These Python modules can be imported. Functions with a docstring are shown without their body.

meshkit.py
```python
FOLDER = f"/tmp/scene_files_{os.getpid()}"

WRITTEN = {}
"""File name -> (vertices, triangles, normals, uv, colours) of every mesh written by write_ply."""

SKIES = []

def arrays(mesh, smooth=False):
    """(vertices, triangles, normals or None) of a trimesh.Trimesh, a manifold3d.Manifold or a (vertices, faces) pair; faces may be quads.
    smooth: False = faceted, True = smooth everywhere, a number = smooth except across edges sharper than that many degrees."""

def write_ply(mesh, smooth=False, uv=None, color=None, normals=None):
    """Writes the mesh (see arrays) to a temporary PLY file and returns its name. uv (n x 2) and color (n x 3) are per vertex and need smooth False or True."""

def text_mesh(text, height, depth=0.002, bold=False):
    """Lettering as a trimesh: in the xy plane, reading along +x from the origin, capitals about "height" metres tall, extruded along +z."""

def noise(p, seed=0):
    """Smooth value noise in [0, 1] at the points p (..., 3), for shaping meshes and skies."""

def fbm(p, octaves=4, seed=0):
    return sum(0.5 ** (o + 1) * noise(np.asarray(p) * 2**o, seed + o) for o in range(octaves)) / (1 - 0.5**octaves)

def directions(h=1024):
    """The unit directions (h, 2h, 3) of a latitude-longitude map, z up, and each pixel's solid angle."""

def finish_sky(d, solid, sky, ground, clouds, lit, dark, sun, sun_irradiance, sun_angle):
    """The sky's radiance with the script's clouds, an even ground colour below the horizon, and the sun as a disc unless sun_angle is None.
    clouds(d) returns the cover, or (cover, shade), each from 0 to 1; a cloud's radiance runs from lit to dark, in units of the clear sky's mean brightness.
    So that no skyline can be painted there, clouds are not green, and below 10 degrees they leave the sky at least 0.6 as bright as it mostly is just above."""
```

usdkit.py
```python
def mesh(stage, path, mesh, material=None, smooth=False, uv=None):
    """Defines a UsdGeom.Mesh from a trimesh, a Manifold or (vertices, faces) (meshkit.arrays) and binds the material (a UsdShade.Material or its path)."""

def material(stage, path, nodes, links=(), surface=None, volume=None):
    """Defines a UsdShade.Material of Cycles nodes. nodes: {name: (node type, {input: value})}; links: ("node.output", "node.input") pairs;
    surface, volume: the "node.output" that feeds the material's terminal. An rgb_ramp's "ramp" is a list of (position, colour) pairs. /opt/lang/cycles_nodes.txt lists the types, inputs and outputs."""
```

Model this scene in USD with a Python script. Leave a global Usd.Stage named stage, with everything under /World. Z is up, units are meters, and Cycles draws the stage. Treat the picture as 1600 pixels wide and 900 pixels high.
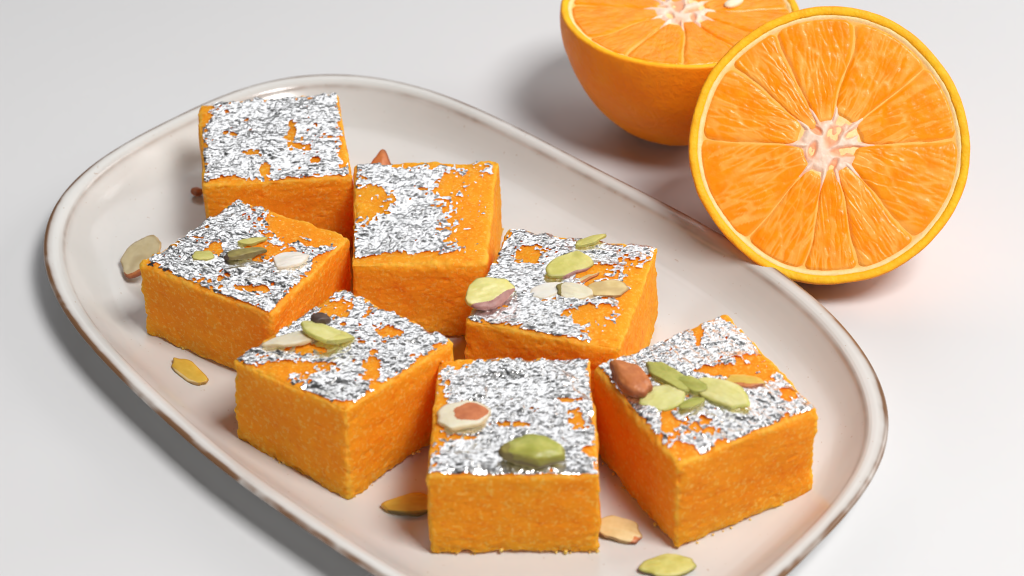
import math
import numpy as np, trimesh
from scipy.spatial import cKDTree
import usdkit, meshkit
from pxr import Usd, UsdGeom, UsdLux, UsdShade, Gf, Sdf, Vt

stage = Usd.Stage.CreateInMemory()
UsdGeom.SetStageUpAxis(stage, UsdGeom.Tokens.z)
UsdGeom.SetStageMetersPerUnit(stage, 1.0)
UsdGeom.Xform.Define(stage, '/World')
MM = 0.001

# ------------------------------------------------------------------ camera, lamps, exposure
cam = UsdGeom.Camera.Define(stage, '/World/camera')
cam.CreateHorizontalApertureAttr(36.0)
cam.CreateFocalLengthAttr(36.0 * 3002.7 / 1600)
cam.CreateFStopAttr(15.0)
cam.CreateFocusDistanceAttr(0.515)
cam.CreateClippingRangeAttr((0.05, 100.0))
cam.CreateExposureAttr(0.06)
cam.AddTranslateOp().Set(Gf.Vec3d(0, -0.446445, 0.328858))
cam.AddRotateXOp().Set(90 - 36.376)


def lamp(name, eye, target, w, h, color, power):
    """A soft box: a rectangular lamp at eye that shines towards target. power = radiance."""
    l = UsdLux.RectLight.Define(stage, '/World/' + name)
    l.CreateWidthAttr(w); l.CreateHeightAttr(h)
    l.CreateColorAttr(Gf.Vec3f(*color)); l.CreateIntensityAttr(power)
    e, t = np.array(eye, float), np.array(target, float)
    z = (e - t) / np.linalg.norm(e - t)
    x = np.cross([0, 0, 1.0], z); x /= np.linalg.norm(x)
    y = np.cross(z, x)
    m = Gf.Matrix4d(*x, 0, *y, 0, *z, 0, *e, 1)
    l.AddTransformOp().Set(m)
    return l


lamp('key_softbox', (0.49, -0.46, 1.16), (0, -0.02, 0), 0.43, 0.43, (1.0, 0.98, 0.955), 29.0)
lamp('side_softbox', (1.05, 0.45, 0.62), (0, 0, 0.02), 0.7, 0.6, (1.0, 0.97, 0.94), 4.6)
lamp('fill_softbox', (-0.15, -1.35, 0.55), (0, 0, 0), 1.2, 0.7, (1.0, 0.95, 0.88), 0.55)
lamp('left_softbox', (-1.15, -0.75, 0.40), (-0.05, -0.05, 0), 0.8, 0.6, (1.0, 0.97, 0.95), 1.7)
lamp('back_softbox', (-0.05, 1.05, 0.92), (0, 0, 0), 1.5, 0.6, (0.97, 0.98, 1.0), 1.55)


# ------------------------------------------------------------------ helpers
taken = {}


def fresh(parent, name):
    k = f'{parent}/{name}'
    taken[k] = taken.get(k, -1) + 1
    return k if taken[k] == 0 else f'{k}_{taken[k]:03d}'


def tag(prim, label=None, category=None, group=None, kind=None):
    for k, v in (('label', label), ('category', category), ('group', group), ('kind', kind)):
        if v:
            prim.SetCustomDataByKey(k, v)
    return prim


def thing(name, label, category, loc=(0, 0, 0), rot=(0, 0, 0), group=None):
    x = UsdGeom.Xform.Define(stage, fresh('/World', name))
    x.AddTranslateOp().Set(Gf.Vec3d(*[float(v) for v in loc]))
    if any(rot):
        x.AddRotateXYZOp().Set(Gf.Vec3f(*[float(v) for v in rot]))
    return tag(x.GetPrim(), label, category, group)


def part(parent, name, mesh, mat, smooth=True, tint=None, label=None, kind=None):
    path = fresh(str(parent.GetPath()) if parent else '/World', name)
    m = usdkit.mesh(stage, path, mesh, mat, smooth=smooth)
    if tint is not None:
        UsdGeom.PrimvarsAPI(m).CreatePrimvar('tint', Sdf.ValueTypeNames.FloatArray, 'vertex').Set(Vt.FloatArray.FromNumpy(np.asarray(tint, np.float32)))
    return tag(m.GetPrim(), label, kind=kind)


def nz(p, scale_mm, seed=0, octaves=1):
    """Noise in [-1, 1] at points p in metres, features of about scale_mm."""
    q = np.asarray(p, float) / (scale_mm * MM) + 917.3
    return 2 * (meshkit.noise(q, seed) if octaves == 1 else meshkit.fbm(q, octaves, seed)) - 1


def sstep(a, b, x):
    t = np.clip((x - a) / (b - a), 0, 1)
    return t * t * (3 - 2 * t)


def grid_faces(n, m):
    i, j = np.meshgrid(np.arange(n - 1), np.arange(m - 1), indexing='ij')
    a = (i * m + j).ravel()
    return np.vstack([np.stack([a, a + m, a + m + 1], 1), np.stack([a, a + m + 1, a + 1], 1)])


# ------------------------------------------------------------------ materials
L = '/World/Looks/'
UsdGeom.Scope.Define(stage, '/World/Looks')


def coords(scale):
    return {'tc': ('texture_coordinate', {}), 'mp': ('mapping', {'scale': (scale,) * 3})}, [('tc.object', 'mp.vector')]


def mottled(name, ramp, scale, rough=0.5, detail=4, bump=0.0, bump_scale=None, bump_dist=0.0003, sss=0.0, sss_scale=0.003, sss_radius=(1, .4, .15), coat=0.0, spec=0.5, tint_ramp=None, grain=None, tint_fac=1.0):
    nodes = {'tc': ('texture_coordinate', {}),
             'n': ('noise_texture', {'scale': scale, 'detail': detail, 'roughness': 0.6}),
             'r': ('rgb_ramp', {'ramp': ramp}),
             'p': ('principled_bsdf', {'roughness': rough, 'specular_ior_level': spec, 'subsurface_weight': sss, 'subsurface_scale': sss_scale, 'subsurface_radius': sss_radius,
                                       'coat_weight': coat, 'coat_roughness': 0.12})}
    links = [('tc.object', 'n.vector'), ('n.fac', 'r.fac')]
    col = 'r.color'
    if grain:                                   # fine flecks of a second colour
        gs, gcol, lo, hi = grain
        nodes['gn'] = ('noise_texture', {'scale': gs, 'detail': 2, 'roughness': 0.5})
        nodes['gr'] = ('map_range', {'from_min': lo, 'from_max': hi, 'to_min': 0.0, 'to_max': 1.0, 'clamp': True})
        nodes['gm'] = ('mix', {'color2': gcol})
        links += [('tc.object', 'gn.vector'), ('gn.fac', 'gr.value'), ('gr.result', 'gm.fac'), (col, 'gm.color1')]
        col = 'gm.color'
    if tint_ramp:                               # a colour of the thing itself, carried by the mesh
        nodes['at'] = ('attribute', {'attribute': 'tint'})
        nodes['tr'] = ('mix', {'color2': tint_ramp})
        links += [('at.fac', 'tr.fac'), (col, 'tr.color1')]
        col = 'tr.color'
    links.append((col, 'p.base_color'))
    if bump:
        nodes['bn'] = ('noise_texture', {'scale': bump_scale or scale * 4, 'detail': 3, 'roughness': 0.6})
        nodes['b'] = ('bump', {'strength': bump, 'distance': bump_dist})
        links += [('tc.object', 'bn.vector'), ('bn.fac', 'b.height'), ('b.normal', 'p.normal')]
    return usdkit.material(stage, L + name, nodes, links, surface='p.BSDF')


M = {}
M['table'] = mottled('white_table', [(0, (.675, .68, .695)), (1, (.70, .705, .72))], 9, rough=.45, spec=.3)
M['glaze'] = mottled('cream_glaze', [(.25, (.62, .618, .597)), (.75, (.665, .66, .64))], 38, rough=.22, spec=.45, tint_ramp=(.20, .105, .055),
                     grain=(900, (.50, .42, .35), .71, .78), bump=.12, bump_scale=60, bump_dist=.0006, coat=.2)


def barfi_mat(name, a, b):
    nodes = {'tc': ('texture_coordinate', {}),
             'n': ('noise_texture', {'scale': 150, 'detail': 5, 'roughness': .6}), 'r': ('rgb_ramp', {'ramp': [(.3, a), (.7, b)]}),
             'g1': ('noise_texture', {'scale': 1000, 'detail': 2, 'roughness': .5}), 'g1r': ('map_range', {'from_min': .54, 'from_max': .67, 'to_min': 0.0, 'to_max': .6, 'clamp': True}), 'g1m': ('mix', {'color2': (.96, .50, .10)}),
             'g2': ('noise_texture', {'scale': 420, 'detail': 3, 'roughness': .6}), 'g2r': ('map_range', {'from_min': .56, 'from_max': .72, 'to_min': 0.0, 'to_max': .7, 'clamp': True}), 'g2m': ('mix', {'color2': (.88, .19, .006)}),
             'at': ('attribute', {'attribute': 'tint'}), 'tm': ('mix', {'color2': (.96, .46, .06)}),
             'bn': ('noise_texture', {'scale': 1150, 'detail': 4, 'roughness': .7}), 'b': ('bump', {'strength': .6, 'distance': .0005}),
             'p': ('principled_bsdf', {'roughness': .7, 'specular_ior_level': .14, 'subsurface_weight': .4, 'subsurface_scale': .003, 'subsurface_radius': (1, .33, .06)})}
    links = [('tc.object', 'n.vector'), ('n.fac', 'r.fac'), ('tc.object', 'g1.vector'), ('g1.fac', 'g1r.value'), ('tc.object', 'g2.vector'), ('g2.fac', 'g2r.value'),
             ('r.color', 'g2m.color1'), ('g2r.result', 'g2m.fac'), ('g2m.color', 'g1m.color1'), ('g1r.result', 'g1m.fac'), ('g1m.color', 'tm.color1'), ('at.fac', 'tm.fac'), ('tm.color', 'p.base_color'),
             ('tc.object', 'bn.vector'), ('bn.fac', 'b.height'), ('b.normal', 'p.normal')]
    return usdkit.material(stage, L + name, nodes, links, surface='p.BSDF')


M['barfi'] = [barfi_mat('orange_barfi', (.94, .265, .008), (.97, .335, .016)),
              barfi_mat('deep_orange_barfi', (.94, .25, .008), (.97, .315, .015)),
              barfi_mat('yellow_orange_barfi', (.95, .29, .010), (.98, .36, .020))]
M['crumb'] = mottled('barfi_crumb', [(.3, (.9, .45, .06)), (.7, (.95, .6, .15))], 600, rough=.6, sss=.4, sss_scale=.001)
M['foil'] = usdkit.material(stage, L + 'silver_leaf', {
    'tc': ('texture_coordinate', {}), 'n': ('noise_texture', {'scale': 900, 'detail': 3, 'roughness': .65}), 'b': ('bump', {'strength': .25, 'distance': .0003}),
    'p': ('principled_bsdf', {'base_color': (.97, .965, .96), 'metallic': 1.0, 'roughness': .27})},
    [('tc.object', 'n.vector'), ('n.fac', 'b.height'), ('b.normal', 'p.normal')], surface='p.BSDF')
M['peel'] = mottled('orange_peel', [(.3, (.95, .25, .004)), (.7, (.98, .31, .008))], 120, rough=.5, spec=.2, bump=.6, bump_scale=620, bump_dist=.0006, tint_ramp=(1.0, .57, .02))
M['pith'] = mottled('orange_pith', [(.3, (.98, .66, .24)), (.7, (.98, .78, .42))], 500, tint_ramp=(1.0, .50, .09), rough=.6, bump=.4, bump_scale=1500)
M['pulp'] = mottled('orange_pulp', [(.3, (.98, .25, .001)), (.7, (1.0, .34, .004))], 170, rough=.34, tint_ramp=(1.0, .47, .09), coat=.12, spec=.22, bump=.3, bump_scale=900)
M['core'] = mottled('orange_core', [(.3, (.93, .66, .50)), (.7, (.95, .78, .66))], 500, rough=.55, tint_ramp=(.97, .34, .13), bump=.25, bump_scale=1500)
M['seed'] = mottled('orange_seed', [(.3, (.88, .78, .55)), (.7, (.93, .86, .66))], 300, rough=.4)
M['pist'] = mottled('pistachio_flesh', [(.3, (.54, .48, .10)), (.7, (.72, .63, .22))], 230, rough=.45, bump=.3, bump_scale=800, sss=.2, sss_scale=.002, tint_ramp=(.30, .26, .05))
M['pist_pale'] = mottled('pale_pistachio_flesh', [(.3, (.66, .59, .17)), (.7, (.78, .70, .32))], 230, rough=.45, bump=.3, bump_scale=800, sss=.2, sss_scale=.002, tint_ramp=(.48, .46, .09))
M['pist_green'] = mottled('green_pistachio_flesh', [(.3, (.33, .34, .05)), (.7, (.54, .50, .13))], 260, rough=.42, bump=.3, bump_scale=800, sss=.2, sss_scale=.002, tint_ramp=(.22, .20, .03))
M['olive'] = mottled('olive_skin', [(.3, (.22, .17, .05)), (.7, (.42, .36, .10))], 240, rough=.5, bump=.4, bump_scale=700, tint_ramp=(.13,.09,.03))
M['purple'] = mottled('purple_skin', [(.3, (.26, .11, .10)), (.7, (.45, .22, .19))], 300, rough=.5, bump=.4, bump_scale=700)
M['dark'] = mottled('dark_skin', [(.3, (.05, .03, .025)), (.7, (.12, .07, .05))], 300, rough=.5)
M['almond'] = mottled('almond_flesh', [(.3, (.78, .66, .45)), (.7, (.86, .77, .58))], 200, rough=.5, bump=.25, bump_scale=700, sss=.2, sss_scale=.002, tint_ramp=(.52, .34, .15))
M['almond_white'] = mottled('blanched_almond', [(.3, (.86, .78, .64)), (.7, (.91, .86, .76))], 200, rough=.45, sss=.2, sss_scale=.002, tint_ramp=(.70, .56, .38))
M['almond_tan'] = mottled('tan_almond_flesh', [(.3, (.62, .45, .18)), (.7, (.76, .60, .30))], 230, rough=.5, bump=.25, bump_scale=700, tint_ramp=(.36, .20, .07))
M['flake'] = mottled('beige_almond_flesh', [(.3, (.66, .54, .30)), (.7, (.76, .65, .42))], 230, rough=.5, bump=.25, bump_scale=700, tint_ramp=(.42, .28, .12))
M['ochre'] = mottled('ochre_nut', [(.3, (.70, .40, .05)), (.7, (.80, .52, .09))], 240, rough=.45, sss=.2, sss_scale=.002, tint_ramp=(.42, .20, .03))
M['brown'] = mottled('almond_skin', [(.3, (.44, .12, .03)), (.7, (.64, .23, .07))], 330, rough=.5, bump=.6, bump_scale=520, bump_dist=.0005, tint_ramp=(.28, .07, .022))
M['red_brown'] = mottled('red_almond_skin', [(.3, (.42, .11, .035)), (.7, (.60, .20, .075))], 330, rough=.5, bump=.6, bump_scale=520)

# ------------------------------------------------------------------ the table
TABLE = .0064
tb = trimesh.creation.box([3.0, 2.6, .03]); tb.apply_translation([0, .4, TABLE - .015])
tag(part(None, 'table', tb, M['table'], smooth=False), 'plain white table top under the plate and the orange halves', 'table', kind='structure')


# ------------------------------------------------------------------ the oval plate
PC, PANG, PA, PB, PN = np.array([-0.01911, -0.03167]), -0.84768, 0.12752, 0.08129, 2.97454
WARP = [(0.00792, -0.01738), (0.00932, -0.00279), (-0.00514, 0.00189), (0.00607, -0.02007), (0.0012, -0.00165), (-0.00092, -0.00703), (-0.00091, -0.00015)]    # the hand-made outline is not quite symmetric
FLOOR = .008


def build_plate():
    T = 360
    th = np.linspace(0, 2 * np.pi, T, endpoint=False)

    def outline(s):
        a, b = PA - s, PB - s
        n = 2 + (PN - 2) * np.clip((b / PB), .4, 1)
        c, si = np.cos(th), np.sin(th)
        r = (np.abs(c / a) ** n + np.abs(si / b) ** n) ** (-1 / n)
        r = r * (1 + sum(p * np.cos((k + 1) * th) + q * np.sin((k + 1) * th) for k, (p, q) in enumerate(WARP)) * np.clip(b / PB, 0, 1))
        return np.stack([r * c, r * si], 1)
    # (inset, height, brown of the thin glaze) in millimetres, from the foot up over the rim and down to the middle
    prof = [(40, 6.8, 0), (22.5, 6.75, 0), (22, 6.4, .3), (19, 6.4, 0), (18.2, 6.9, .1), (14.5, 8.0, 0), (9.5, 10.4, 0), (6, 13.2, 0), (2.8, 16.2, 0), (1.2, 17.9, .1), (.35, 19.0, .6), (.0, 19.6, 1), (.25, 20.15, 1),
            (.75, 20.5, .9), (1.35, 20.62, .3), (2.6, 20.5, 0), (3.6, 20.15, 0), (4.3, 19.65, .08), (4.8, 18.95, .3), (5.15, 18.2, .12), (6.2, 16.6, 0), (7.6, 14.7, 0), (9.4, 12.7, 0), (11.6, 10.9, 0), (14.2, 9.55, 0), (17.2, 8.7, 0),
            (20.5, 8.25, 0), (24.5, 8.05, 0), (30, 8, 0), (40, 8, 0), (55, 8, 0), (70, 8, 0), (79, 8, 0)]
    prof = np.array(prof)
    prof[:, 1] = np.where(prof[:, 1] > 8, 8 + (prof[:, 1] - 8) * .845, prof[:, 1])
    # finer profile
    d = np.r_[0, np.cumsum(np.hypot(*np.diff(prof[:, :2], axis=0).T))]
    from scipy.interpolate import PchipInterpolator
    u = np.unique(np.r_[d, np.linspace(d[3], d[-6], 80)])
    pr = PchipInterpolator(d, prof, axis=0)(u)
    V, tint = [], []
    for s, z, br in pr:
        o = outline(s * MM)
        p = np.c_[o, np.full(T, z * MM)]
        wob = nz(np.c_[o * 1.0, np.zeros(T)], 40, 5) * .35 * MM * np.clip(z / 20, 0, 1)      # hand thrown: not quite even
        p[:, 2] += np.where(z > 9, wob, 0)
        V.append(p)
        tint.append(np.clip(br * (1 + .8 * nz(p, 9, 8) + .5 * nz(p, 2.2, 9)), 0, 1))
    V = np.vstack(V); n = len(pr)
    k = np.arange(T); F = []
    for i in range(n - 1):
        a, b = i * T + k, i * T + (k + 1) % T
        F += [np.stack([a, b, b + T], 1), np.stack([a, b + T, a + T], 1)]
    last = (n - 1) * T
    ctop = len(V); V = np.vstack([V, [[0, 0, FLOOR]], [[0, 0, 6.8 * MM]]])
    F += [np.stack([last + k, last + (k + 1) % T, np.full(T, ctop)], 1), np.stack([(k + 1) % T, k, np.full(T, ctop + 1)], 1)]
    return trimesh.Trimesh(V, np.vstack(F), process=False), np.r_[np.concatenate(tint), 0, 0]


pm, pt = build_plate()
p_ = tag(UsdGeom.Xform.Define(stage, fresh('/World', 'oval_plate')).GetPrim(), 'cream glazed oval plate with thin brown rim carrying the orange sweets', 'plate')
UsdGeom.Xform(p_).AddTranslateOp().Set(Gf.Vec3d(PC[0], PC[1], 0)); UsdGeom.Xform(p_).AddRotateZOp().Set(math.degrees(PANG))
part(p_, 'dish', pm, M['glaze'], smooth=True, tint=pt)


# ------------------------------------------------------------------ the seven barfi pieces
def bilin(q, x, y):
    """q: corners front-left, front-right, back-right, back-left; x, y in [-1, 1]."""
    a, b = (x + 1) / 2, (y + 1) / 2
    return ((1 - a) * (1 - b))[:, None] * q[0] + (a * (1 - b))[:, None] * q[1] + (a * b)[:, None] * q[2] + ((1 - a) * b)[:, None] * q[3]


def barfi(label, top, bottom, h, bare, mi, seed, cover=.30, crumbs=24):
    top, bottom = np.array(top, float) * MM, np.array(bottom, float) * MM
    cen = bottom.mean(0)
    top, bottom = top - cen, bottom - cen
    # grow a little so that the rounded edges reach the outline
    top, bottom = top.mean(0) + (top - top.mean(0)) * 1.02, bottom.mean(0) + (bottom - bottom.mean(0)) * 1.015
    hx, hy, hz = .020, .020, h / 2
    r = 1.1 * MM
    rng = np.random.default_rng(seed)

    def surf(P):
        """Point and outward direction of the rounded, crumbly block for points P on the plain block's faces."""
        hh = np.array([hx, hy, hz])
        q = np.clip(P, -(hh - r), hh - r)
        d = P - q
        d /= np.linalg.norm(d, axis=1, keepdims=True) + 1e-12
        edge = 1 - np.max(np.abs(d), axis=1)                 # > 0 where the block is rounded
        near = np.sort(hh - np.abs(P), axis=1)[:, 1]         # distance to the nearest edge along the face
        e = np.exp(-(near / (1.4 * MM)) ** 2)
        X = q + r * d
        low = sstep(-.3 * hz, -hz, P[:, 2])                  # crumblier towards the foot
        s = seed * 31
        disp = .60 * nz(X, 13, s) + .24 * nz(X, 4.2, s + 1) + .10 * nz(X, 1.7, s + 2) * (1 + 1.2 * low) + .07 * nz(X, .8, s + 3) * (1 + 1.5 * low)
        disp += e * (-.30 + .45 * nz(X, 2.6, s + 4) + .32 * nz(X, 1.1, s + 5))
        pits = sstep(.55, .85, nz(X, 2.0, s + 6)) * -.22 - e * sstep(.35, .85, nz(X, 5.0, s + 7)) * 1.3
        drag = nz(X * [.12, .12, 1.0], 1.1, s + 8) * .028 * (np.abs(d[:, 2]) < .5)            # faint marks of the knife along the cut sides
        pits = pits + drag + low * sstep(.2, .8, nz(X, 2.4, s + 9)) * -.35
        disp = disp + pits
        X = X + d * (disp * MM)[:, None]
        X[:, 2] = np.maximum(X[:, 2], -hz + .02 * MM)
        t = (X[:, 2] + hz) / (2 * hz)
        B = bilin(bottom, X[:, 0] / hx, X[:, 1] / hy); Tq = bilin(top, X[:, 0] / hx, X[:, 1] / hy)
        return np.c_[B * (1 - t)[:, None] + Tq * t[:, None], X[:, 2] + hz], d

    n = 104
    g = np.linspace(-1, 1, n)
    g = np.sign(g) * (1 - (1 - np.abs(g)) ** 1.15)           # a little denser at the edges
    U, W = [a.ravel() for a in np.meshgrid(g, g, indexing='ij')]
    o = np.ones_like(U)
    faces, verts = [], []
    base = grid_faces(n, n)
    for k, (P, flip) in enumerate([((U, W, o), False), ((U, W, -o), True), ((U, o, W), True), ((U, -o, W), False), ((o, U, W), False), ((-o, U, W), True)]):
        P = np.stack(P, 1) * [hx, hy, hz]
        faces.append((base[:, ::-1] if flip else base) + len(verts) * n * n)
        verts.append(P)
    P = np.vstack(verts); F = np.vstack(faces)
    key = np.round(P / 1e-7).astype(np.int64)
    _, idx, inv = np.unique(key, axis=0, return_index=True, return_inverse=True)
    P, F = P[idx], inv.ravel()[F]
    V, _ = surf(P)
    near = np.sort(np.array([hx, hy, hz]) - np.abs(P), axis=1)[:, 1]
    dry = np.clip(np.exp(-(near / (.9 * MM)) ** 2) * (.55 + .6 * nz(P, 2.2, seed + 50)) + .5 * sstep(.35, .8, nz(P, 1.3, seed + 51)) * sstep(-.4 * hz, -hz, P[:, 2]), 0, .9)     # the dry crumbly edges are paler
    t = thing('barfi_piece', label, 'sweet', (cen[0], cen[1], FLOOR + .0001), group='barfi pieces on the plate')
    part(t, 'block', trimesh.Trimesh(V, F, process=False), M['barfi'][mi], smooth=True, tint=dry)

    # silver leaf: crumpled, torn sheet lying on the top face
    m = 150
    g = np.linspace(-.985, .985, m)
    U, W = [a.ravel() for a in np.meshgrid(g, g, indexing='ij')]
    jit = rng.uniform(-.35, .35, (2, len(U))) * (g[1] - g[0])
    U, W = U + jit[0], W + jit[1]
    P = np.stack([U * hx, W * hy, np.full_like(U, hz)], 1)
    V, d = surf(P)
    s = seed * 77
    cr = .34 * nz(P, 4.5, s + 11) + .30 * np.abs(nz(P, 2.5, s)) + .22 * np.abs(nz(P, 1.15, s + 1)) + .05 * nz(P, .6, s + 2) + rng.uniform(-.016, .016, len(P))
    V = V + d * ((.12 + np.maximum(cr + .12, -.06)) * MM)[:, None]
    edge = np.minimum(1 - np.abs(U), 1 - np.abs(W)) * hx / MM                       # mm to the edge of the top
    keep = .45 * nz(P, 5.5, s + 4) + .5 * nz(P, 2.0, s + 5) + .80 * nz(P, .9, s + 6) + cover + .6 * sstep(.0, 3.2, edge) - .22
    wx = V[:, :2] + cen
    for (x, y, rx, ry) in bare:
        dd = np.hypot((wx[:, 0] / MM - x) / rx, (wx[:, 1] / MM - y) / ry)
        keep = keep - 1.3 * sstep(1.5, .6, dd + .22 * nz(P, 2.2, s + 7) + .42 * nz(P, .8, s + 9))
    keep = np.where(edge < .55 + .75 * np.abs(nz(P, 2.4, s + 8)), -1, keep)
    F = grid_faces(m, m)
    F = F[(keep[F] > 0).all(1)]
    used, inv = np.unique(F.ravel(), return_inverse=True)
    part(t, 'silver_leaf', trimesh.Trimesh(V[used], inv.reshape(-1, 3), process=False), M['foil'], smooth=False)

    # loose grains still stuck to the foot of the piece
    ms = []
    for _ in range(crumbs):
        a = rng.integers(4); f = rng.uniform(-1, 1)
        xy = [(f, -1), (1, f), (f, 1), (-1, f)][a]
        p = bilin(bottom, np.array([xy[0] * 1.0]), np.array([xy[1] * 1.0]))[0]
        p = p * (1 - rng.uniform(.0, .025))
        c = trimesh.creation.icosphere(2, rng.choice([rng.uniform(.18, .4), rng.uniform(.3, .75)], p=[.75, .25]) * MM)
        c.vertices = c.vertices * rng.uniform(.7, 1.3, (1, 3)) * (1 + .45 * nz(c.vertices + p[0] * 3, .35, seed)[:, None])
        c.apply_translation([p[0], p[1], -c.vertices[:, 2].min() + rng.choice([0, 0, rng.uniform(0, 1.5)]) * MM])
        ms.append(c)
    part(t, 'crumbs', trimesh.util.concatenate(ms), M['crumb'], smooth=True, kind='stuff')
    return t


def under(top, off=((0, 0),) * 4):
    return [(x + a, y + b) for (x, y), (a, b) in zip(top, off)]


qA = [(-86.4, 4.2), (-45.1, 8.4), (-52.6, 54.3), (-93.2, 47.6)]
qC = [(-42.4, -34.0), (-7.0, -33.4), (-4.0, 17.1), (-44.4, 14.1)]
qB = [(-61.7, -55.7), (-44.0, -20.8), (-76.0, -2.8), (-98.2, -33.3)]
qD = [(-39.4, -97.4), (-14.4, -70.8), (-43.6, -48.3), (-68.2, -78.7)]
qE = [(-19.7, -117.2), (20.2, -117.2), (19.0, -74.8), (-18.0, -74.8)]
qF = [(-12.0, -58.5), (26.8, -70.3), (39.0, -26.3), (-.9, -17.9)]
qG = [(38.1, -115.8), (72.5, -96.0), (54.3, -58.2), (20.6, -80.2)]
barfi('silver-topped orange barfi without nuts, farthest from the viewer on the plate', qA, under(qA, ((-.4, -.6), (.6, -.8), (.4, .4), (-.2, .3))), .025,
      [(-64.1, 30, 1.1, 8), (-62, 23.4, 1.6, 1.2), (-74.3, 20.2, 2.2, 1.5), (-70, 12, 1.2, 3), (-56, 16, 1.6, 1.2), (-82, 30, 1.5, 1.0), (-91.5, 41.4, 2.4, 6), (-78.1, 4.6, 5, 3), (-48, 20, 1.8, 8)], 0, 1, .42)
barfi('orange barfi without nuts whose right side of the top has no silver leaf', qC, under(qC, ((.4, .2), (1.4, -.4), (1.2, .2), (-.2, .2))), .025,
      [(-38.4, -5.5, 5.3, 7), (-8.0, -9, 8.8, 27), (-26, 14.5, 8, 3.0), (-18.5, 3.5, 3, 5), (-25, -33, 20, 3.2)], 2, 2, .38)
barfi('orange barfi at the left of the plate with olive pistachio slice and bare rear corner', qB, under(qB, ((-.5, 0), (.5, -.3), (0, .3), (-1.6, 1.5))), .0245,
      [(-58.3, -15.3, 9.8, 7.5), (-79.4, -28.3, 2, 4), (-66, -28.6, 6.2, 3.6), (-66.6, -45, 4, 1.2), (-50, -22, 5, 3.5), (-51, -36, 2.6, 7)], 1, 3, .40)
barfi('orange barfi with a curved pale green sliver and small dark tip on its silver', qD, under(qD, ((-.3, -1.4), (.6, -.3), (0, .2), (-1.6, 2.5))), .028,
      [(-44.6, -57.1, 4, 3.5), (-51.4, -81.7, 9, 2.2), (-56.7, -84.4, 6.2, 2.6), (-34.2, -82.9, 1.8, 6), (-29.7, -67.7, 3, 2), (-50.5, -75.1, 4.7, 1.7), (-61.4, -69, 3, 2.2), (-39, -96, 3, 1.6)], 0, 4, .40)
barfi('orange barfi nearest the viewer with a round almond slice and green pistachio', qE, under(qE, ((.7, -.5), (.2, .4), (.2, .4), (-.6, .3))), .0251,
      [(15.2, -97.5, 2.0, 3.2), (-14, -76.6, 3.2, 2.2), (17.9, -109, 1.6, 1.4), (-17.4, -95, 1.8, 14), (-13.5, -104, 5, .9), (0, -100.0, 4, .8), (14, -91, 2.2, .8)], 0, 5, .52, 40)
barfi('orange barfi right of the plate centre topped with several green and beige nut slices', qF, under(qF, ((0, -.3), (.8, -.3), (1.0, .2), (-.4, .2))), .025,
      [(32.5, -50.4, 5.2, 17), (4.5, -30.5, 3.4, 3.4), (20.6, -39.1, 4.4, 4.4), (21.2, -56.5, 6, 3.4), (25.5, -66, 6, 6), (14, -21, 2, 2)], 2, 6, .40)
barfi('orange barfi at the right end of the plate with a whole brown almond on top', qG, under(qG, ((.9, -.5), (1.6, .3), (.6, .4), (-.2, -.3))), .0272,
      [(58.5, -80.7, 6.6, 4.8), (49.8, -81.9, 4.4, 1.7), (46.4, -66.7, 1.5, 5), (44, -102.6, 4.5, 3), (37, -101, 2, 5.4), (66, -91.2, 1.8, 2.6), (39.5, -111.5, 3, 2.6), (57, -60, 3, 3)], 1, 7, .44, 34)


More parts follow.
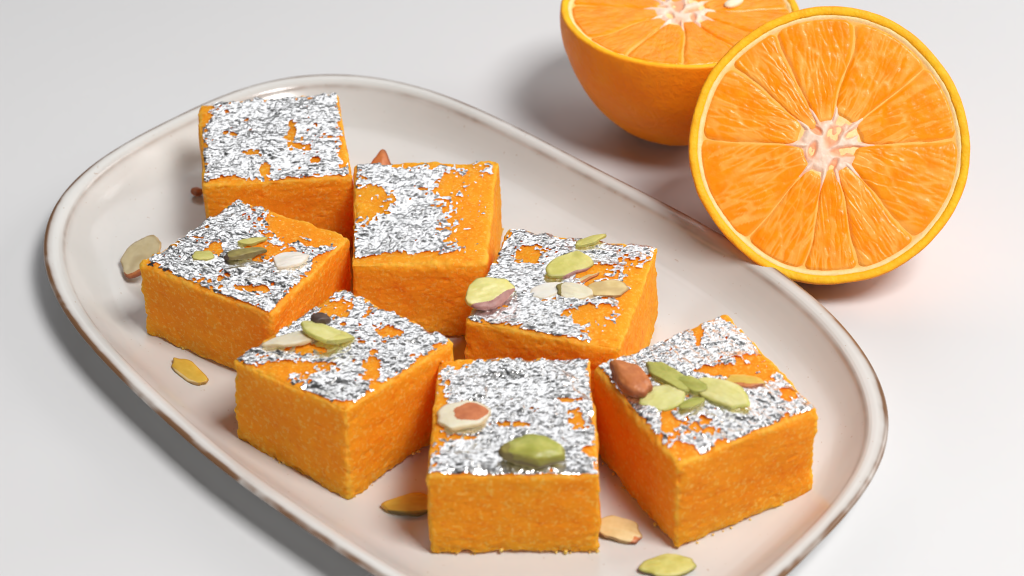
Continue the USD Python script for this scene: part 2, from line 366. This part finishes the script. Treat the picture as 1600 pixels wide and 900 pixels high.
# ------------------------------------------------------------------ the two orange halves
def orange_half(label, loc, rot, R, nseg, seed, pulp_r, depth=1.16, seed_at=None, twist=0.0, streak=1.0):
    rng = np.random.default_rng(seed)
    t = thing('orange_half', label, 'orange half', loc, rot, group='orange halves behind the plate')
    # peel: a bowl with a rounded cut edge; slightly out of round
    T = 260
    th = np.linspace(0, 2 * np.pi, T, endpoint=False)
    round_ = lambda n: 1.1 * nz(n * R, 26, seed) + .3 * nz(n * R, 11, seed + 12)      # how far from round, mm
    grow = lambda x, y: 1 + round_(np.c_[x, y, 0 * x] / (np.hypot(x, y)[:, None] + 1e-9)) * MM / R
    prof = []
    for a in np.linspace(90, 0, 60):                                       # outside, from the bottom up
        prof.append((R * math.cos(math.radians(a)), -R * depth * math.sin(math.radians(a)), 0.0))
    prof += [(R - .0002, .0004, .5), (R - .0005, .0006, .8), (R - .0010, .00065, 1), (R - .0015, .0006, 1), (R - .0020, .00045, 1), (R - .0024, .0001, 1), (R - .0026, -.0008, 1), (R - .0027, -.003, .6)]
    V, tint = [], []
    for rr, z, k in prof:
        p = np.c_[rr * np.cos(th), rr * np.sin(th), np.full(T, z)]
        n = p / (np.linalg.norm(p, axis=1, keepdims=True) + 1e-9)
        w = round_(n) + .10 * nz(p, 5, seed + 1) + (.07 * nz(p, 1.5, seed + 2) if k == 0 else .16 * nz(p, 2.6, seed + 3) + .14 * nz(p, 1.1, seed + 13))
        V.append(p + n * (w * MM)[:, None]); tint.append(np.clip(k * (.85 + .35 * nz(p, 2.4, seed + 14)), 0, 1))
    V, tint = np.vstack(V), np.concatenate(tint)
    k = np.arange(T); F = []
    for i in range(len(prof) - 1):
        a, b = i * T + k, i * T + (k + 1) % T
        F += [np.stack([a, b, b + T], 1), np.stack([a, b + T, a + T], 1)]
    part(t, 'peel', trimesh.Trimesh(V, np.vstack(F), process=False), M['peel'], smooth=True, tint=tint)
    # white pith lining: ring against the peel and the sheet between and under the segments
    rs = np.r_[np.linspace(.0005, pulp_r - .001, 40), np.linspace(pulp_r - .0006, R - .0008, 16)]
    rr, tt = [a.ravel() for a in np.meshgrid(rs, np.append(th, 2 * np.pi), indexing='ij')]
    p = np.c_[rr * np.cos(tt), rr * np.sin(tt), np.zeros_like(rr)]
    p *= grow(p[:, 0], p[:, 1])[:, None]
    lip = sstep(pulp_r - .0012, pulp_r + .0002, rr) - .9 * sstep(R - .0025, R - .0016, rr)
    p[:, 2] = -.0007 + .0007 * lip + (.12 * nz(p, 1.6, seed + 5) + .2 * nz(p, 4, seed + 6)) * MM
    part(t, 'pith', trimesh.Trimesh(p, grid_faces(len(rs), T + 1), process=False), M['pith'], smooth=True, tint=sstep(pulp_r - .0002, pulp_r - .0012, rr) * sstep(.0075, .0125, rr + .0012 * nz(p, 2.5, seed + 44)))
    # segments
    w = rng.uniform(.66, 1.36, nseg); edges = np.r_[0, np.cumsum(w / w.sum() * 2 * np.pi)] + twist
    for i in range(nseg):
        a0, a1 = edges[i], edges[i + 1]
        mid, half = (a0 + a1) / 2, (a1 - a0) / 2
        r0, r1 = rng.uniform(.0058, .0088), pulp_r + rng.uniform(-.0005, .0003)
        nt, ns = 110, 72
        tq, sq = [a.ravel() for a in np.meshgrid(np.linspace(0, 1, nt), np.linspace(-1, 1, ns), indexing='ij')]
        rad = r0 + (r1 - r0) * tq
        wander = lambda k: .07 * (2 * meshkit.noise(np.c_[rad / .013, rad * 0 + 7.7 * (k % nseg), rad * 0 + seed], 3) - 1)
        ang = half * sq + wander(i) * (1 - sq) / 2 + wander(i + 1) * (1 + sq) / 2
        ang0 = ang
        gap = (.00012 + .00008 * nz(np.c_[rad, np.full_like(rad, i * .1), sq * 0], 3, seed + 9)) / rad     # the membrane between segments
        endr = np.minimum(1, np.sqrt(np.clip(1 - ((1 - np.minimum(tq / .10, 1)) ** 2), 0, 1)) * .9 + .1) * np.sqrt(np.clip(1 - (np.maximum(tq - .93, 0) / .07) ** 2 * .55, 0, 1))
        mid_r = (wander(i) + wander(i + 1)) / 2
        ang = mid_r + (ang - mid_r) * np.clip(1 - gap / half, .05, 1) * endr
        x, y = rad * np.cos(mid + ang), rad * np.sin(mid + ang)
        # juice sacs: long teardrops pointing to the middle
        lat = rad * ang
        nv = 46
        pr = np.sqrt(rng.uniform((r0 * .8) ** 2, (r1 * 1.03) ** 2, nv)); pl = rng.uniform(-1, 1, nv) * half * pr
        # sacs lean towards the segment's axis
        A = np.c_[pr / 3.4, pl * 1.35]
        wob = .5 * nz(np.c_[x, y, x * 0 + i * .05], 2.4, seed + 21) * MM
        Q = np.c_[rad / 3.4 + wob * .5, lat * 1.35 + wob]
        dist, idn = cKDTree(A).query(Q, k=2)
        d1, d2 = dist[:, 0], dist[:, 1]
        hgt = rng.uniform(-1, 1, nv)[idn[:, 0]]
        crease = sstep(.00075, .0, d2 - d1)
        border = 1 - np.maximum(np.abs(sq) ** 14, np.maximum(sstep(.96, 1, tq), sstep(.05, 0, tq)))
        z = (.18 * sstep(0, .0014, np.minimum((1 - np.abs(sq)) * half * rad, (1 - tq) * (r1 - r0)))) + .04 * hgt - .075 * crease + .10 * nz(np.c_[x, y, 0 * x], 1.3, seed + 22)
        z = z * MM * border - .0006 * (1 - border) - .0002
        pale = rng.uniform(0, 1, nv)[idn[:, 0]]
        core_d = sstep(.0011, .0003, d1)
        tint = np.clip(.75 * crease * sstep(-.5, .4, nz(np.c_[x, y, 0 * x], 5, seed + 23)) + .55 * sstep(.72, .9, pale) * sstep(.0016, .0006, d1) + .85 * sstep(.90, 1.0, np.abs(sq)) * .6 + .35 * sstep(.93, 1, tq) + .5 * sstep(.16, 0, tq), 0, .95) * streak
        gr = grow(x, y)
        part(t, 'segment', trimesh.Trimesh(np.c_[x * gr, y * gr, z], grid_faces(nt, ns), process=False), M['pulp'], smooth=True, tint=tint)
    # the white star of the core with its torn hollows
    nr, na = 60, 200
    rmax = .0135
    rr, tt = [a.ravel() for a in np.meshgrid(np.linspace(.00005, rmax, nr), np.linspace(0, 2 * np.pi, na), indexing='ij')]
    x, y = rr * np.cos(tt), rr * np.sin(tt)
    star = np.zeros_like(rr)
    for a in edges[:-1]:
        dl = np.abs(np.sin(tt - a)) * rr
        star = np.maximum(star, np.where(np.cos(tt - a) > 0, np.exp(-(dl / (.0013 - .075 * rr)) ** 2), 0) * sstep(rmax, rmax * .6, rr))
    ctr = np.exp(-(rr / .0022) ** 2)
    holes = np.zeros_like(rr)
    for hx_, hy_, ha, l, wd in [(.0008, .0032, 65, .0046, .0020), (.0046, -.0012, 6, .0048, .0015), (-.0046, -.0014, 75, .0022, .0012), (.0014, -.0052, 62, .0024, .0010), (-.0042, .0042, 150, .0020, .0010), (.0056, .0036, 30, .0022, .0010)]:
        ca, sa = math.cos(math.radians(ha)), math.sin(math.radians(ha))
        u, v = (x - hx_) * ca + (y - hy_) * sa, -(x - hx_) * sa + (y - hy_) * ca
        holes = np.maximum(holes, sstep(1.35, .55, np.hypot(u / l, v / wd) + .2 * nz(np.c_[x, y, 0 * x], 1.2, seed + 31)))
    body = np.maximum(star, sstep(.0088, .0060, rr + .001 * nz(np.c_[x, y, 0 * x], 2.5, seed + 32)))
    z = -.0009 + .0011 * body + .0002 * ctr - .0009 * holes + (.16 * nz(np.c_[x, y, 0 * x], 1.4, seed + 33) + .05 * nz(np.c_[x, y, 0 * x], .5, seed + 34)) * MM
    tint = np.clip(.8 * holes + .45 * sstep(-.1, .7, nz(np.c_[x, y, 0 * x], 2.6, seed + 35)) * sstep(.002, .006, rr) + .25 * (1 - body), 0, .85)
    part(t, 'core', trimesh.Trimesh(np.c_[x, y, z], grid_faces(nr, na), process=False), M['core'], smooth=True, tint=tint)
    if seed_at:
        s = trimesh.creation.icosphere(3, 1.0)
        v = s.vertices * [.0036, .0017, .0013]; v[:, 1] *= 1 - .35 * s.vertices[:, 0]
        s.vertices = v; s.apply_transform(trimesh.transformations.rotation_matrix(math.radians(seed_at[2]), [0, 0, 1])); s.apply_translation([seed_at[0], seed_at[1], .0006])
        part(t, 'seed', s, M['seed'], smooth=True)
    return t


orange_half('orange half lying behind with its cut face up, cropped by the top edge', (0.05157, 0.07687, 0.0490), (0, 0, 25), 0.03643, 11, 41, round(0.03643 - .0028, 5), depth=1.16, seed_at=(.0165, -.004, 10), twist=.2, streak=.4)
orange_half('orange half propped up with its whole cut face turned to the viewer', (0.0878, 0.00475, 0.0453), (51, 0, -8), 0.03816, 10, 52, round(0.03816 - .0029, 5), depth=.98, twist=.10)


# ------------------------------------------------------------------ nuts and slices
def nut(name, label, cat, at, L_, W_, T_, yaw, flesh, skin=None, skin_where=None, taper=.25, flat=.45, bend=0.0, tilt=(0, 0), seed=0, lift=0.0, curve=0.0, skin_name='skin'):
    """One nut or slice: a flattened, pointed body; skin_where(unit points) picks the faces that still carry skin. at = centre of its foot, mm."""
    s = trimesh.creation.icosphere(5, 1.0)
    if flat < .7:
        T_ *= .72
    u = np.array(s.vertices)
    rng = np.random.default_rng(900 + seed)
    flatz = np.sign(u[:, 2]) * np.abs(u[:, 2]) ** flat
    rim = np.sqrt(np.clip(1 - u[:, 2] ** 2, 0, 1))
    ex = 1 / np.maximum(rim, 1e-6) ** .35
    x, y = u[:, 0] * np.minimum(ex, 1.6), u[:, 1] * np.minimum(ex, 1.6)
    rr = np.maximum(np.hypot(x, y), 1); x, y = x / rr, y / rr
    rim_d = np.hypot(x, y)
    y = y * (1 - taper * x) * (1 - .12 * np.abs(x) ** 3)
    ang = np.arctan2(y, x)
    x, y = x * (1 + .07 * np.sin(3 * ang + seed) + .04 * np.sin(7 * ang + 2 * seed)), y * (1 + .08 * np.sin(4 * ang + 3 * seed))
    for _ in range(2 if flat < .8 else 0):                     # where the knife or a break took off an edge
        a = rng.uniform(0, 2 * np.pi); lim = rng.uniform(.72, .92)
        over = np.maximum(x * np.cos(a) + y * np.sin(a) - lim, 0) * .7
        x, y = x - over * np.cos(a), y - over * np.sin(a)
    v = np.c_[x * L_ / 2, y * W_ / 2 + curve * x * x, flatz * T_ / 2 * (1 - .25 * x * x)] * MM
    v[:, 2] += (bend + rng.uniform(-.35, .35)) * MM * (x * x) + rng.uniform(-.25, .25) * MM * y
    amp = 1.0 if flat < .8 else .6
    v = v + np.c_[nz(v, 3, seed + 1), nz(v, 3, seed + 2), nz(v, 2.6, seed + 3)] * (np.array([.3, .3, .22]) * MM * amp) + (np.c_[nz(v, 1.1, seed + 4), nz(v, 1.1, seed + 5), nz(v * [.35, 1, 1], .8, seed + 6)] * (np.array([.1, .1, .09]) * MM))
    edge_tint = np.clip(sstep(.86, 1.0, rim_d) * (.95 + .7 * nz(v, 2.2, seed + 7)) + .35 * sstep(.15, .7, nz(v * [.5, 1, 1], 2.4, seed + 8)), 0, .85)
    R = trimesh.transformations.euler_matrix(math.radians(tilt[0]), math.radians(tilt[1]), 0)[:3, :3]
    v = v @ R.T
    v[:, 2] -= v[:, 2].min()
    t = thing(name, label, cat, (at[0] * MM, at[1] * MM, (at[2] + lift) * MM), (0, 0, yaw))
    f = np.array(s.faces)

    def sub(fs):
        used, inv = np.unique(fs.ravel(), return_inverse=True)
        return trimesh.Trimesh(v[used], inv.reshape(-1, 3), process=False), edge_tint[used]
    if skin is None:
        m_, e_ = sub(f); part(t, 'flesh', m_, M[flesh], smooth=True, tint=e_)
    else:
        pick = skin_where(u[f].mean(1) + .06 * np.c_[nz(u[f].mean(1) * .01, 3, seed), nz(u[f].mean(1) * .01, 3, seed + 8), nz(u[f].mean(1) * .01, 3, seed + 9)])
        if (~pick).any():
            m_, e_ = sub(f[~pick]); part(t, 'flesh', m_, M[flesh], smooth=True, tint=e_)
        m_, e_ = sub(f[pick]); part(t, skin_name, m_, M[skin], smooth=True, tint=e_)
    return t


below = lambda u: u[:, 2] < -.15
zB, zD, zE, zF, zG, zP = 32.5, 35.9, 33.0, 32.9, 35.1, 8.05
P_, A_ = 'pistachio', 'almond'
# left piece
nut('pistachio_bit', 'small yellow-green pistachio bit left of the olive slice on the left barfi', P_, (-82, -30.8, zB), 6.0, 5.0, 1.8, -15, 'pist', 'olive', below, .1, seed=1)
nut('pistachio_slice', 'olive-brown pistachio slice lying in the middle of the left barfi', P_, (-70.9, -30.6, zB), 11.5, 4.8, 2.4, 19, 'olive', 'dark', lambda u: u[:, 0] < -.72, .2, flat=.7, tilt=(-14, 0), seed=2)
nut('pistachio_sliver', 'thin pale green sliver just behind the olive slice on the left barfi', P_, (-69.6, -23.9, zB), 8.2, 3.0, 1.6, 16, 'pist', None, None, .2, seed=3)
nut('almond_chip', 'creamy white almond chip at the right of the left barfi', A_, (-58.7, -32.4, zB), 10.5, 7.6, 1.8, 24, 'almond_white', None, None, .3, seed=4)
# middle left piece
nut('almond_sliver', 'pale cream almond sliver at the tail of the curved green sliver', A_, (-54.0, -71.6, zD), 14.5, 7.0, 1.9, 18, 'almond', None, None, -.25, tilt=(-8, 0), seed=5)
nut('pistachio_slice', 'curved pale green slice with a bright tip beside the small dark tip', P_, (-46.6, -71.2, zD), 15.0, 7.2, 2.6, -27, 'pist_pale', 'pist', lambda u: u[:, 0] > .35, -.2, curve=1.8, lift=.8, tilt=(-10, 4), seed=6)
nut('clove_tip', 'small dark brown tip behind the curved pale green slice', 'spice', (-47.8, -65.8, zD), 5.0, 4.0, 3.2, -11, 'dark', None, None, .1, flat=.8, lift=1.0, seed=7)
# front piece
nut('almond_slice', 'round beige almond slice with a red-brown patch of skin on the front barfi', A_, (-11.6, -97.2, zE), 13.4, 10.4, 2.6, 18, 'almond', 'red_brown', lambda u: (u[:, 2] > .2) & (((u[:, 0] - .30) / .50) ** 2 + ((u[:, 1] + .02) / .52) ** 2 < 1), .0, flat=.5, seed=8)
nut('pistachio', 'thick green pistachio half lying along the front edge of the front barfi', P_, (4.6, -112.0, zE), 15.4, 8.2, 5.2, -3, 'pist_green', 'olive', lambda u: (u[:, 2] < -.05) | ((u[:, 0] < -.55) & (u[:, 1] < .2)) | ((u[:, 1] > .72)), -.12, flat=.75, seed=9)
# right of centre piece
nut('pistachio_slice', 'broad bright yellow-green pistachio slice standing highest among the nuts right of centre', P_, (15.2, -36.8, zF), 14.2, 7.4, 2.2, 31, 'pist', 'purple', lambda u: u[:, 1] < -.80, .0, tilt=(14, 0), lift=.5, seed=10)
nut('pistachio', 'light green pistachio with purple skin hanging over a left corner', P_, (-6.0, -50.3, zF), 15.4, 8.8, 3.6, 26, 'pist_pale', 'purple', lambda u: u[:, 1] < -.38 + .1 * u[:, 0], .2, flat=.6, tilt=(24, 0), seed=11)
nut('almond_chip', 'thin white almond chip between the purple-skinned pistachio and the beige slices', A_, (9.6, -46.6, zF), 10.5, 5.6, 1.3, 27, 'almond_white', None, None, .1, seed=12)
nut('almond_slice', 'beige slice with a brown edge left of the olive-beige slice', A_, (16.2, -48.0, zF), 10.0, 6.4, 1.7, -13, 'almond', 'olive', lambda u: (u[:, 0] < -.62) | (u[:, 2] < -.2), .2, tilt=(10, 0), seed=13, lift=.2)
nut('pistachio_slice', 'flat olive-beige slice at the right end of its nut cluster beside bare orange', P_, (24.2, -47.0, zF), 11.2, 6.6, 1.7, 4, 'almond_tan', 'olive', below, -.2, seed=14, tilt=(8, 0), lift=.4)
nut('pistachio_sliver', 'narrow yellow-green sliver at the rear edge behind the bright slice', P_, (20.9, -25.2, zF), 9.6, 3.6, 1.7, 32, 'pist', None, None, .2, seed=15, lift=.5)
nut('almond_sliver', 'thin brown-edged sliver under the bright yellow-green slice', A_, (18.4, -42.2, zF), 11.0, 2.6, 1.4, 34, 'almond_tan', 'brown', lambda u: u[:, 1] < -.2, .2, seed=16)
# right piece
nut('almond', 'whole reddish-brown almond on the left corner of the right barfi', A_, (28.4, -87.6, zG), 14.6, 7.0, 5.0, -58, 'brown', None, None, -.28, flat=.85, seed=17)
nut('pistachio_slice', 'green pistachio slice just right of the whole brown almond', P_, (38.3, -85.4, zG), 14.5, 6.6, 2.2, -47, 'pist_green', None, None, .1, seed=18, tilt=(-8, 0))
nut('pistachio_slice', 'wide pale yellow slice in front of the whole almond', P_, (36.2, -92.6, zG), 13.0, 9.2, 2.0, 40, 'pist_pale', None, None, .15, seed=19)
nut('pistachio_slice', 'long pale yellow-green slice in the middle of the right barfi', P_, (49.8, -91.3, zG), 15.0, 7.8, 2.2, -37, 'pist_pale', 'pist', lambda u: u[:, 1] < -.72, -.2, seed=20, tilt=(6, 0))
nut('almond_sliver', 'orange-brown sliver beyond the long pale slice on the right barfi', A_, (56.0, -86.6, zG), 9.6, 4.4, 1.8, -6, 'ochre', 'brown', lambda u: u[:, 1] < -.45, .2, seed=21)
nut('pistachio_bit', 'small bright green bit at the front of the pale yellow slice', P_, (42.6, -95.2, zG), 7.4, 3.6, 1.9, 28, 'pist_green', None, None, .1, seed=22)
nut('pistachio_bit', 'green bit bridging the two pale slices on the right barfi', P_, (43.4, -88.6, zG), 8.5, 4.4, 2.4, -30, 'pist_green', None, None, .1, seed=23)
# on the plate
nut('almond_flake', 'beige almond flake with brown edge leaning against the left side of a barfi', A_, (-104.5, -4.5, zP + 1.5), 16, 13, 1.8, -30, 'flake', 'brown', lambda u: (u[:, 1] < -.70), .1, flat=.4, tilt=(34, -24), seed=24)
nut('almond_flake', 'ochre-yellow flake on the plate in front of the left barfi', A_, (-85.0, -50.4, zP), 14.6, 5.4, 2.0, -45, 'ochre', 'almond_tan', lambda u: u[:, 1] < -.6, .2, flat=.55, tilt=(10, 0), seed=25)
nut('almond', 'brown almond tip sticking up behind the half-bare barfi', A_, (-39.0, 27.0, zP), 22.5, 9.5, 6.4, 84, 'brown', None, None, 0.0, flat=.9, tilt=(0, -44), seed=26)
nut('almond_bit', 'tiny brown bit at the left foot of the farthest barfi', A_, (-94.6, 36.0, zP), 4.0, 3.0, 2.6, -27, 'brown', None, None, .1, flat=.8, seed=27)
nut('pistachio_slice', 'amber flake on the plate half hidden behind the front barfi', P_, (-24.6, -101.0, zP), 14.5, 7.4, 2.0, 4, 'ochre', 'olive', lambda u: u[:, 1] < -.7, -.2, flat=.5, seed=28)
nut('almond_flake', 'tan almond flake with brown tip lying between the two front right barfi', A_, (25.6, -110.7, zP), 11.5, 7.2, 2.2, -17, 'almond_tan', 'brown', lambda u: (u[:, 0] > .55) & (u[:, 1] < -.2), -.1, flat=.5, tilt=(12, 6), seed=29)
nut('pistachio_slice', 'yellow-green pistachio slice lying at the bottom edge before the right barfi', P_, (36.8, -122.4, zP), 13.4, 6.6, 2.0, 4, 'pist', 'olive', lambda u: (u[:, 2] < .0) | (u[:, 1] > .86), .05, flat=.4, tilt=(8, 0), seed=30)
